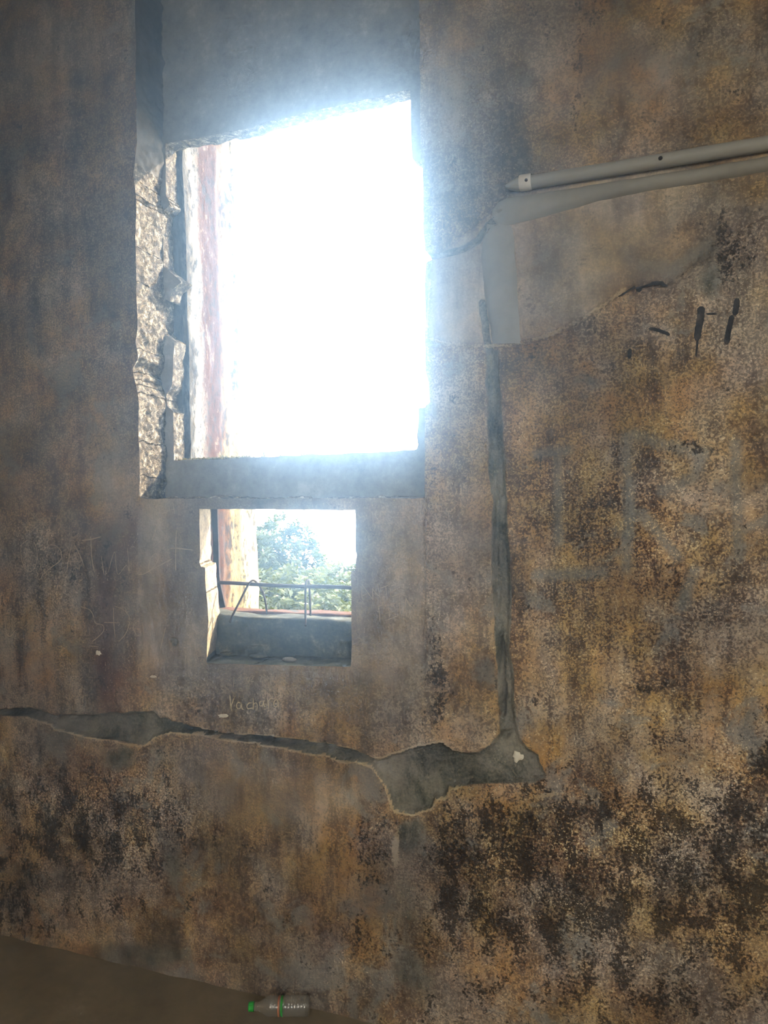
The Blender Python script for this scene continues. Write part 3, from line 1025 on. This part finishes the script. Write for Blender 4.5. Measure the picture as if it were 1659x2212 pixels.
strokes('scratched_letters', [
    [(165, 1460), (158, 1580), (160, 1660), (180, 1710)], [(165, 1450), (230, 1540), (300, 1640), (350, 1710)], [(180, 1630), (240, 1610)],
    [(430, 1430), (440, 1520), (460, 1660)], [(335, 1510), (400, 1600), (480, 1670)], [(335, 1510), (345, 1620), (350, 1700)],
    [(460, 1510), (560, 1480), (650, 1435)], [(565, 1480), (580, 1640)],
    [(640, 1500), (655, 1650)], [(650, 1475), (800, 1420)], [(660, 1570), (740, 1530)], [(665, 1660), (840, 1590)],
    [(440, 1830), (450, 1900), (465, 2000), (460, 2080)], [(420, 1830), (530, 1790)],
    [(610, 1810), (625, 1900), (635, 2000)], [(590, 1810), (735, 1765)], [(560, 1940), (690, 1910)], [(590, 2055), (790, 1970)],
    [(795, 1740), (800, 1850), (815, 1960)], [(910, 1680), (900, 1800), (890, 1960)], [(900, 1670), (960, 1760), (1070, 1920)], [(925, 1740), (1000, 1840)], [(870, 1920), (960, 1880)],
    [(805, 1100), (810, 1330)]],
    2.0 * MM, MAT_SCRATCH, (760, 1080), 0.1266, wall, 'two lines of thin scratched capitals')
strokes('scratched_letters', [[(345, 190), (350, 360)], [(420, 170), (390, 230), (410, 310), (440, 325)],
                              [(1210, 65), (1260, 130), (1275, 210), (1220, 250), (1150, 300)], ell(1350, 90, 38, 58), [(1415, 10), (1460, 130)]],
        1.8 * MM, MAT_SCRATCH, (760, 1080), 0.1266, wall, 'small scratched numerals under the ledge')
strokes('scratched_letters', [[(215, 300), (250, 480), (260, 600)], [(300, 260), (330, 400), (365, 490), (340, 600)], [(230, 300), (300, 280)], [(240, 440), (340, 420)],
                              [(420, 410), (500, 340), (590, 320), (520, 430), (440, 570), (640, 450)],
                              [(660, 330), (670, 430), (780, 300)], [(670, 430), (800, 460)], [(660, 560), (830, 480)],
                              [(870, 310), (920, 560)], [(990, 230), (1050, 560)], [(840, 460), (1030, 410)]],
        2.2 * MM, MAT_SCRATCH, (300, 1070), 0.0723, wall, 'short scratched word under the ledge corner')
strokes('scratched_date', [[(285, 140), (280, 290)], [(370, 150), (340, 160), (345, 190), (370, 185), (372, 150), (365, 215)], ell(480, 180, 20, 36),
                           [(515, 140), (535, 125), (548, 150), (515, 210), (558, 205)], [(608, 200), (614, 212)], [(640, 120), (660, 130), (655, 180), (645, 205), (692, 200)],
                           ell(712, 160, 14, 36), [(745, 125), (748, 185)], [(760, 110), (800, 95), (790, 170), (795, 265)], [(775, 142), (850, 138)]],
        1.6 * MM, MAT_SCRATCH, (460, 1440), 0.1567, wall, 'scratched date 19.02.2017')
strokes('chalk_name', [[(230, 390), (240, 500), (255, 610)], [(290, 430), (258, 520), (246, 550)],
                       [(380, 505), (345, 495), (325, 530), (340, 580), (380, 570), (390, 505), (395, 570), (420, 595)],
                       [(540, 500), (490, 505), (465, 545), (480, 580), (545, 570)], [(550, 430), (553, 520), (553, 595)], [(553, 530), (580, 500), (605, 520), (605, 600)],
                       [(680, 480), (650, 480), (640, 530), (660, 545), (690, 520), (695, 480), (700, 540), (720, 555)],
                       [(750, 430), (755, 500), (765, 570)], [(757, 490), (780, 450), (820, 440)],
                       [(880, 455), (845, 470), (835, 530), (860, 560), (890, 530), (890, 460), (895, 540), (915, 565)]],
        3.2 * MM, MAT_CHALK, (460, 1440), 0.1567, wall, 'cream handwritten name Yachara')
strokes('charcoal_mark', [([(170, 280), (260, 225), (340, 190)], 7 * MM), ([(340, 200), (440, 172), (540, 160), (600, 160), (655, 180)], 10 * MM), ([(345, 210), (400, 210)], 16 * MM),
                          ([(470, 603), (510, 605), (600, 630), (680, 665)], 8 * MM), ([(282, 800), (275, 900)], 10 * MM)],
        9 * MM, MAT_CHAR, (1300, 580), 0.2164, wall, 'curved charcoal strokes')
strokes('charcoal_mark', [([(992, 380), (985, 500), (962, 620), (950, 720)], 17 * MM), ([(958, 700), (940, 880)], 5 * MM),
                          ([(1350, 300), (1340, 400), (1325, 470)], 14 * MM), ([(1300, 470), (1280, 560), (1260, 650), (1245, 760)], 13 * MM), ([(1040, 455), (1150, 455)], 5 * MM)],
        14 * MM, MAT_CHAR, (1300, 580), 0.2164, wall, 'two upright charcoal strokes')

# ------------------------------------------------------------------ conduit pipe along the wall
PR = 0.0175
pa, pb = on_wall(1106, 409), on_wall(1720, 309)
pipe = empty('conduit_pipe', tuple(pa))
tag(pipe, 'grey plastic conduit pipe clipped to the wall above the mortar band', 'pipe')
pb = pa + (pb - pa) * ((XR - 0.004 - pa[0]) / (pb[0] - pa[0]))
pa[1] = pb[1] = min(pa[1], pb[1]) - PR + 0.003
dirp = (pb - pa) / np.linalg.norm(pb - pa)
pts = [pa - dirp * 0.012, pa, pa + dirp * 0.02] + [pa + (pb - pa) * t for t in np.linspace(0.05, 1, 12)]
under(mk('tube', *tube_vf(pts, [0.004, 0.011, PR] + [PR] * 12, 20), MAT_PIPE, None, True), pipe)


def along(uu):
    t = (wp(uu, 360)[0] - pa[0]) / (pb[0] - pa[0])
    return pa + (pb - pa) * t


c0 = along(1126) + np.array([0, 0, 0.002])
c1 = along(1152) + np.array([0, 0, 0.002])
cv, cf = [], []
for i, c in enumerate((c0, c0 + (c1 - c0) * 0.12, c1 - (c1 - c0) * 0.12, c1)):
    for k in range(15):
        t = math.radians(-25 + 230 * k / 14)
        rr = PR + (0.003 if i in (1, 2) else 0.0018)
        cv.append(c + np.array([0, -rr * math.sin(t), rr * math.cos(t)]))
for i in range(3):
    for k in range(14):
        cf.append((i * 15 + k, i * 15 + k + 1, (i + 1) * 15 + k + 1, (i + 1) * 15 + k))
clip = under(mk('pipe_clip', cv, cf, MAT_CLIP, None, True), pipe)
tag(clip, 'pale plastic clip')


def screw(c, r, parent):
    n = 10
    vv = [(c[0], c[1] - 0.002, c[2])] + [(c[0] + r * math.cos(2 * math.pi * k / n), c[1] - 0.0012, c[2] + r * math.sin(2 * math.pi * k / n)) for k in range(n)]
    vv += [(c[0] + r * math.cos(2 * math.pi * k / n), c[1] + 0.003, c[2] + r * math.sin(2 * math.pi * k / n)) for k in range(n)]
    ff = [(0, 1 + k, 1 + (k + 1) % n) for k in range(n)] + [(1 + k, 1 + n + k, 1 + n + (k + 1) % n, 1 + (k + 1) % n) for k in range(n)]
    return under(mk('screw', vv, ff, MAT_IRON), parent)


screw(along(1143) + np.array([0, -PR - 0.003, 0]), 0.004, pipe)
screw(along(1428) + np.array([0, -PR - 0.0005, 0]), 0.005, pipe)

# ------------------------------------------------------------------ iron bar with hooks in the lower window


def p3(u, v, y):
    x, z = wp(u, v, y)
    return np.array([x, y, z])


BY = 0.165
ba, bb = p3(440, 1258, BY), p3(775, 1271, BY)
bar = empty('window_bar', tuple((ba + bb) / 2))
tag(bar, 'rusty horizontal iron bar with two bent hooks across the small window', 'iron bar')
pts = [ba + (bb - ba) * t + np.array([0, 0, 0.0015 * math.sin(9 * t)]) for t in np.linspace(0, 1, 16)]
under(mk('rod', *tube_vf(pts, 0.0062, 10), MAT_IRON, None, True), bar)


def smooth_path(P_, m=6):
    P_ = [np.array(p, float) for p in P_]
    P_ = [2 * P_[0] - P_[1]] + P_ + [2 * P_[-1] - P_[-2]]
    c = []
    for k in range(1, len(P_) - 2):
        a, b, d, e = P_[k - 1:k + 3]
        for j in range(m):
            t = j / m
            c.append(0.5 * (2 * b + (d - a) * t + (2 * a - 5 * b + 4 * d - e) * t * t + (3 * b - a - 3 * d + e) * t ** 3))
    c.append(P_[-2])
    return c


hook_a = [p3(497, 1345, 0.120), p3(502, 1330, 0.128), p3(520, 1295, 0.142), p3(536, 1264, 0.150), p3(546, 1254, 0.165), p3(556, 1260, 0.185), p3(566, 1276, 0.20), p3(573, 1298, 0.21), p3(577, 1330, 0.215)]
hook_b = [p3(660, 1352, 0.120), p3(660, 1330, 0.140), p3(660, 1295, 0.150), p3(660, 1266, 0.150), p3(663, 1253, 0.162), p3(667, 1257, 0.180), p3(669, 1280, 0.19), p3(671, 1332, 0.20)]
for hk in (hook_a, hook_b):
    under(mk('hook', *tube_vf(smooth_path(hk), 0.0035, 8), MAT_IRON, None, True), bar)

SY = 0.33  # dark strip modelled where a shadow falls on the reveal
shade_strip = empty('shadow_strip', tuple(p3(466, 1200, SY)))
tag(shade_strip, 'dark upright strip built in place of a shadow, bent at its foot behind the bar', 'shadow strip')
cl = smooth_path([p3(463, 1060, SY), p3(464, 1110, SY), p3(466, 1180, SY), p3(468, 1245, SY), p3(474, 1280, SY), p3(486, 1335, SY)], 5)
sv, sf = [], []
for c in cl:
    for dx, dy in ((-0.012, 0), (0.011, 0), (0.011, 0.008), (-0.012, 0.008)):
        sv.append(c + np.array([dx, dy, 0]))
for i in range(len(cl) - 1):
    for k in range(4):
        sf.append((i * 4 + k, i * 4 + (k + 1) % 4, (i + 1) * 4 + (k + 1) % 4, (i + 1) * 4 + k))
sf += [(0, 1, 2, 3), tuple((len(cl) - 1) * 4 + k for k in range(4))]
under(mk('shadow_bar', sv, sf, MAT_IRON), shade_strip)

# ------------------------------------------------------------------ stones on the lower sill


def stone(name, u, v, y, sx, sy, sz, mat, label, seed):
    n, m = 12, 8
    x, z = wp(u, v, y)
    vv, ff = [], []
    for i in range(m + 1):
        ph = math.pi * i / m
        for k in range(n):
            t = 2 * math.pi * k / n
            q = np.array([math.sin(ph) * math.cos(t), math.sin(ph) * math.sin(t), math.cos(ph)])
            w = 1 + 0.22 * fbm(np.array([q[0] * 1.4 + q[2]]), np.array([q[1] * 1.4]), 1.2, 3, 0.6, seed)[0]
            vv.append((q[0] * sx * w, q[1] * sy * w, max(q[2], -0.5) * sz * w + 0.5 * sz))
    for i in range(m):
        for k in range(n):
            ff.append((i * n + k, (i + 1) * n + k, (i + 1) * n + (k + 1) % n, i * n + (k + 1) % n))
    o = mk(name, vv, ff, mat, None, True)
    o.location = (x, y, SILLZ)
    return tag(o, label, 'stone', 'loose stones on the small window sill')


SILLZ = zs0 + 0.001
MAT_STONE = simple_rough('pale_stone', [(0.08, 0.075, 0.06), (0.14, 0.13, 0.10), (0.20, 0.185, 0.145)], 40, bumpd=0.003)
stone('stone', 626, 1434, 0.06, 0.024, 0.013, 0.008, MAT_STONE, 'pale rounded stone at the middle of the small window sill', 3)
stone('stone', 560, 1428, 0.085, 0.035, 0.016, 0.007, MAT_SILL, 'flat dark stone flake on the sill beside the pale stone', 5)
stone('stone', 492, 1424, 0.085, 0.030, 0.012, 0.008, MAT_SILL, 'dark mossy flake in the shaded corner of the small sill', 9)

# ------------------------------------------------------------------ plastic bottle on the floor
MAT_CAP = simple_rough('green_plastic', [(0.02, 0.30, 0.035), (0.03, 0.40, 0.05)], 30, bumpd=0.0003, rough=0.4)
MAT_BANDG = simple_rough('green_band', [(0.03, 0.28, 0.04), (0.04, 0.36, 0.06)], 30, bumpd=0.0003, rough=0.4)
MAT_BANDO = simple_rough('orange_band', [(0.40, 0.14, 0.07), (0.50, 0.20, 0.10)], 30, bumpd=0.0003, rough=0.4)


def pet_material():
    s = NT('clear_plastic')
    tr = s.n('ShaderNodeBsdfTransparent')
    tr.inputs[0].default_value = (0.93, 0.94, 0.93, 1)
    gl = s.n('ShaderNodeBsdfGlossy')
    gl.inputs['Roughness'].default_value = 0.07
    gl.inputs[0].default_value = (0.9, 0.92, 0.93, 1)
    df = s.n('ShaderNodeBsdfDiffuse')
    df.inputs[0].default_value = (0.5, 0.5, 0.46, 1)
    nb = s.bump(s.noise(60, 3, 0.5), 0.4, 0.004)
    s.t.links.new(nb, gl.inputs['Normal'])
    lw = s.n('ShaderNodeLayerWeight')
    lw.inputs[0].default_value = 0.35
    m1 = s.n('ShaderNodeMixShader')
    s.t.links.new(s.lin((lw.outputs['Facing'], 0.4), 0.05), m1.inputs[0])
    s.t.links.new(tr.outputs[0], m1.inputs[1])
    s.t.links.new(gl.outputs[0], m1.inputs[2])
    m2 = s.n('ShaderNodeMixShader')
    m2.inputs[0].default_value = 0.17
    s.t.links.new(m1.outputs[0], m2.inputs[1])
    s.t.links.new(df.outputs[0], m2.inputs[2])
    s.t.links.new(m2.outputs[0], s.out.inputs['Surface'])
    return s.mat


MAT_PET = pet_material()
BR = 0.033
ca, cb = np.array(fp(537, 2174, BR)), np.array(fp(669, 2172, BR))
L = float(np.linalg.norm(cb - ca))
SC = L / 0.205
bottle = empty('water_bottle', (ca[0], ca[1], BR * SC + 0.004), math.atan2(cb[1] - ca[1], cb[0] - ca[0]))
tag(bottle, 'empty clear plastic bottle with green cap lying against the wall foot', 'bottle')
prof = [(0.0125, 0.014), (0.0125, 0.024), (0.0155, 0.026), (0.0155, 0.028), (0.0128, 0.030), (0.014, 0.036), (0.022, 0.048), (0.029, 0.062), (0.0318, 0.074)]
h = 0.078
while h < 0.094:
    prof += [(0.0318, h), (0.0303, h + 0.003), (0.0318, h + 0.006)]
    h += 0.008
prof += [(0.0305, 0.096), (0.0305, 0.118), (0.0325, 0.121)]
h = 0.124
while h < 0.188:
    prof += [(0.0326, h), (0.0300, h + 0.0045), (0.0326, h + 0.009)]
    h += 0.0105
prof += [(0.0325, 0.193), (0.031, 0.199), (0.026, 0.204), (0.018, 0.203), (0.010, 0.198), (0.001, 0.196)]
prof = [(r * SC, hh * SC) for r, hh in prof]
vv, ff = lathe_vf(prof, 32)
body = mk('bottle_body', vv, ff, MAT_PET, bottle, True)
cv = [(0.001, 0.0), (0.0125, 0.0), (0.0145, 0.0015), (0.0148, 0.004), (0.0148, 0.0135), (0.0152, 0.014), (0.0152, 0.018), (0.013, 0.0185)]
vv, ff = lathe_vf([(r * SC, hh * SC) for r, hh in cv], 40)
vv = [(a, b * (1 + 0.03 * (i % 2)), c * (1 + 0.03 * (i % 2))) for i, (a, b, c) in enumerate(vv)]
tag(mk('cap', vv, ff, MAT_CAP, bottle), 'green screw cap')
for nm, h0, h1, mt, lb in (('label_ring', 0.110, 0.1165, MAT_BANDG, 'green ring of the torn label'), ('label_ring', 0.1005, 0.106, MAT_BANDO, 'orange ring of the torn label')):
    vv, ff = lathe_vf([(0.0308 * SC, h0 * SC), (0.0310 * SC, h0 * SC), (0.0310 * SC, h1 * SC), (0.0308 * SC, h1 * SC)], 32)
    tag(mk(nm, vv, ff, mt, bottle, True), lb)

# ------------------------------------------------------------------ moss and weeds on the broken sill of the upper window


def leaf_material(name, a, b, trans=0.45):
    s = NT(name)
    c = s.ramp(s.noise(2.5, 3, 0.6), [(0.35, a), (0.65, b)])
    d = s.n('ShaderNodeBsdfDiffuse')
    t = s.n('ShaderNodeBsdfTranslucent')
    g = s.n('ShaderNodeBsdfGlossy')
    g.inputs['Roughness'].default_value = 0.35
    s.t.links.new(c, d.inputs[0])
    s.t.links.new(c, t.inputs[0])
    m = s.n('ShaderNodeMixShader')
    m.inputs[0].default_value = trans
    s.t.links.new(d.outputs[0], m.inputs[1])
    s.t.links.new(t.outputs[0], m.inputs[2])
    m2 = s.n('ShaderNodeMixShader')
    m2.inputs[0].default_value = 0.035
    s.t.links.new(m.outputs[0], m2.inputs[1])
    s.t.links.new(g.outputs[0], m2.inputs[2])
    s.t.links.new(m2.outputs[0], s.out.inputs['Surface'])
    return s.mat


MAT_WEED = leaf_material('dry_weed', (0.10, 0.10, 0.04), (0.22, 0.20, 0.09))
MAT_MOSS = simple_rough('sill_moss', [(0.04, 0.04, 0.02), (0.10, 0.09, 0.035), (0.20, 0.17, 0.07)], 60, bumpd=0.004)


def tuft(name, u, v, n, hgt, label):
    y = NICHE + 0.035
    x, z = wp(u, v, y)
    o = empty(name, (x, y, z - 0.006))
    vv, ff = [], []
    for k in range(n):
        a, lean = random.uniform(0, 6.28), random.uniform(0.1, 0.8)
        bx, by = random.gauss(0, 0.006), random.gauss(0, 0.006)
        hh = hgt * random.uniform(0.4, 1.0)
        w = 0.0018
        px_, py_ = -math.sin(a) * w, math.cos(a) * w
        for t in (0, 0.5, 1.0):
            ww = 1.0 - 0.8 * t
            ox, oy = math.cos(a) * lean * hh * t * t, math.sin(a) * lean * hh * t * t
            vv += [(bx + ox - px_ * ww, by + oy - py_ * ww, hh * t), (bx + ox + px_ * ww, by + oy + py_ * ww, hh * t)]
        b = len(vv) - 6
        ff += [(b, b + 1, b + 3, b + 2), (b + 2, b + 3, b + 5, b + 4)]
    mk('blades', vv, ff, MAT_WEED, o)
    mk('stem', *tube_vf([(0, 0, -0.004), (0.001, 0, hgt * 0.3), (0.003, 0.001, hgt * 0.6)], [0.0022, 0.0016, 0.0008], 6), MAT_WEED, o)
    return tag(o, label, 'weed', 'weeds on the upper window sill')


tuft('weed', 481, 992, 26, 0.035, 'low dry weed tuft on the sunlit corner of the upper sill')
tuft('weed', 568, 988, 22, 0.040, 'small spiky weed tuft, second from the sunlit sill corner')
tuft('weed', 610, 986, 14, 0.022, 'tiny weed tuft between the spiky one and the sparse one')
tuft('weed', 655, 984, 18, 0.028, 'sparse weed tuft near the middle of the upper sill')
vv, ff = [], []
for k in range(420):
    uu = 384 + 150 * random.random() ** 1.3
    y = NICHE + random.uniform(0.004, PANEL_T - 0.004)
    x, z = wp(uu, 995 - (uu - 376) * 0.044, NICHE)
    r = random.uniform(0.002, 0.006)
    b = len(vv)
    zc = z + random.uniform(-0.002, 0.003)
    vv += [(x - r, y, zc), (x + r, y, zc), (x, y - r, zc), (x, y + r, zc), (x, y, zc + r * 1.3), (x, y, zc - r)]
    ff += [(b, b + 2, b + 4), (b + 2, b + 1, b + 4), (b + 1, b + 3, b + 4), (b + 3, b, b + 4), (b + 2, b, b + 5), (b + 1, b + 2, b + 5), (b + 3, b + 1, b + 5), (b, b + 3, b + 5)]
tag(mk('moss', vv, ff, MAT_MOSS), 'dark crumbly moss along the corner of the upper sill', 'moss', kind='stuff')

# ------------------------------------------------------------------ outside: hillside and trees
tx = np.linspace(-45, 30, 76)
ty = np.linspace(-25, 45, 71)
X, Y = np.meshgrid(tx, ty, indexing='ij')
Zt = -0.16 - 0.62 * np.maximum(Y - 1.2, 0) + 0.35 * fbm(X.ravel(), Y.ravel(), 0.25, 4).reshape(X.shape) * sstep(1.0, 6.0, np.abs(Y))
a = np.arange(X.size).reshape(X.shape)
TQ = np.stack([a[:-1, :-1].ravel(), a[1:, :-1].ravel(), a[1:, 1:].ravel(), a[:-1, 1:].ravel()], 1)
MAT_HILL = simple_rough('hill_grass', [(0.07, 0.08, 0.03), (0.13, 0.14, 0.05), (0.20, 0.18, 0.09)], 2)
tag(mk_quads('ground_outside', np.stack([X.ravel(), Y.ravel(), Zt.ravel()], 1), TQ, MAT_HILL), 'grassy hillside falling away outside', 'ground', kind='structure')
hill = lambda y: -0.16 - 0.62 * max(y - 1.2, 0)
MAT_BARK = simple_rough('bark', [(0.06, 0.045, 0.03), (0.14, 0.11, 0.08)], 6, (1, 1, 0.3))


def tree(u, v, y, ru, rv, ncl, nleaf, lsize, mat, label, seed):
    rs = np.random.default_rng(seed)
    x, z = wp(u, v, y)
    k = (y - CAM[1]) / ray(u, v)[1] / FPX          # metres per photo pixel at that distance
    rx, rz = ru * k, rv * k
    gz = hill(y) - 0.3
    root = empty('broadleaf_tree', (x, y, gz))
    tag(root, label, 'tree', 'trees below the window')
    c = np.array([0, 0, z - gz])
    under_o = mk('trunk', *tube_vf([(0, 0, 0), (0.05, 0.03, c[2] * 0.4), (0.0, 0, c[2] * 0.9)], [0.14, 0.11, 0.06], 10), MAT_BARK, root, True)
    vv, ff = [], []
    cl = []
    for i in range(ncl):
        d = rs.normal(size=3)
        d /= np.linalg.norm(d)
        if d[2] < -0.5:
            d[2] *= -1
        rr = rs.uniform(0.25, 1.0) ** 0.5 * (1 + 0.10 * math.sin(5 * d[0] + seed) * math.cos(4 * d[2]))
        cl.append(c + d * np.array([rx, rx * 0.8, rz]) * rr)
    for i, q in enumerate(cl):
        ax = (q - c) / np.array([rx, rx * 0.8, rz])
        ax = ax / np.linalg.norm(ax) * 0.7 + np.array([0, 0, 0.5]) + rs.normal(size=3) * 0.25
        ax /= np.linalg.norm(ax)
        for j in range(nleaf):
            d = rs.normal(size=3)
            d = d - ax * (d @ ax)
            d /= np.linalg.norm(d)
            d = d + ax * rs.uniform(-0.1, 0.9)
            d /= np.linalg.norm(d)
            s_ = np.cross(d, ax + rs.normal(size=3) * 0.3)
            s_ /= max(np.linalg.norm(s_), 1e-6)
            nn = np.cross(s_, d)
            Lf = lsize * rs.uniform(0.6, 1.15)
            wd = Lf * 0.24
            p = q + rs.normal(size=3) * lsize * 0.35
            b = len(vv)
            vv += [p, p + d * Lf * 0.55 + s_ * wd + nn * Lf * 0.06, p + d * Lf - nn * Lf * 0.08, p + d * Lf * 0.55 - s_ * wd + nn * Lf * 0.06]
            ff += [(b, b + 1, b + 2), (b, b + 2, b + 3)]
    o = mk('foliage', vv, ff, mat, root)
    o['kind'] = 'stuff'
    for i in range(0, ncl, max(1, ncl // 9)):
        q = cl[i]
        mk('branch', *tube_vf([(0, 0, c[2] * 0.7), (c + (q - c) * 0.5) + np.array([0, 0, -0.1 * rz]), q], [0.05, 0.03, 0.012], 6), MAT_BARK, root, True)


MAT_LEAF1 = leaf_material('leaf_deep', (0.020, 0.030, 0.005), (0.046, 0.060, 0.010))
MAT_LEAF2 = leaf_material('leaf_light', (0.036, 0.046, 0.006), (0.085, 0.095, 0.014))
tree(572, 1345, 12.5, 195, 218, 640, 38, 0.135, MAT_LEAF1, 'tallest dark green broadleaf tree seen through the small window', 3)
tree(762, 1400, 9.5, 150, 178, 440, 34, 0.125, MAT_LEAF2, 'light green tree at the far side of the small window', 5)
tree(600, 1430, 5.8, 215, 205, 620, 36, 0.088, MAT_LEAF2, 'pale sunlit leafy tree low in front of the dark one', 8)

# ------------------------------------------------------------------ volume added in the room to imitate lens glare
hz = NT('lens_glare')
hs = hz.n('ShaderNodeVolumeScatter')
hs.inputs['Color'].default_value = (0.49, 0.73, 1.0, 1)
hs.inputs['Density'].default_value = GLARE_DENSITY
hs.inputs['Anisotropy'].default_value = 0.93
hz.t.links.new(hs.outputs[0], hz.out.inputs['Volume'])
glare_volume = mk('glare_volume', *box_vf(XL + 0.01, XR - 0.01, YF + 0.01, -0.075, 0.078, ZC - 0.01), hz.mat)
tag(glare_volume, 'thin bluish volume added in the room to imitate lens glare', 'glare_volume', kind='stuff')
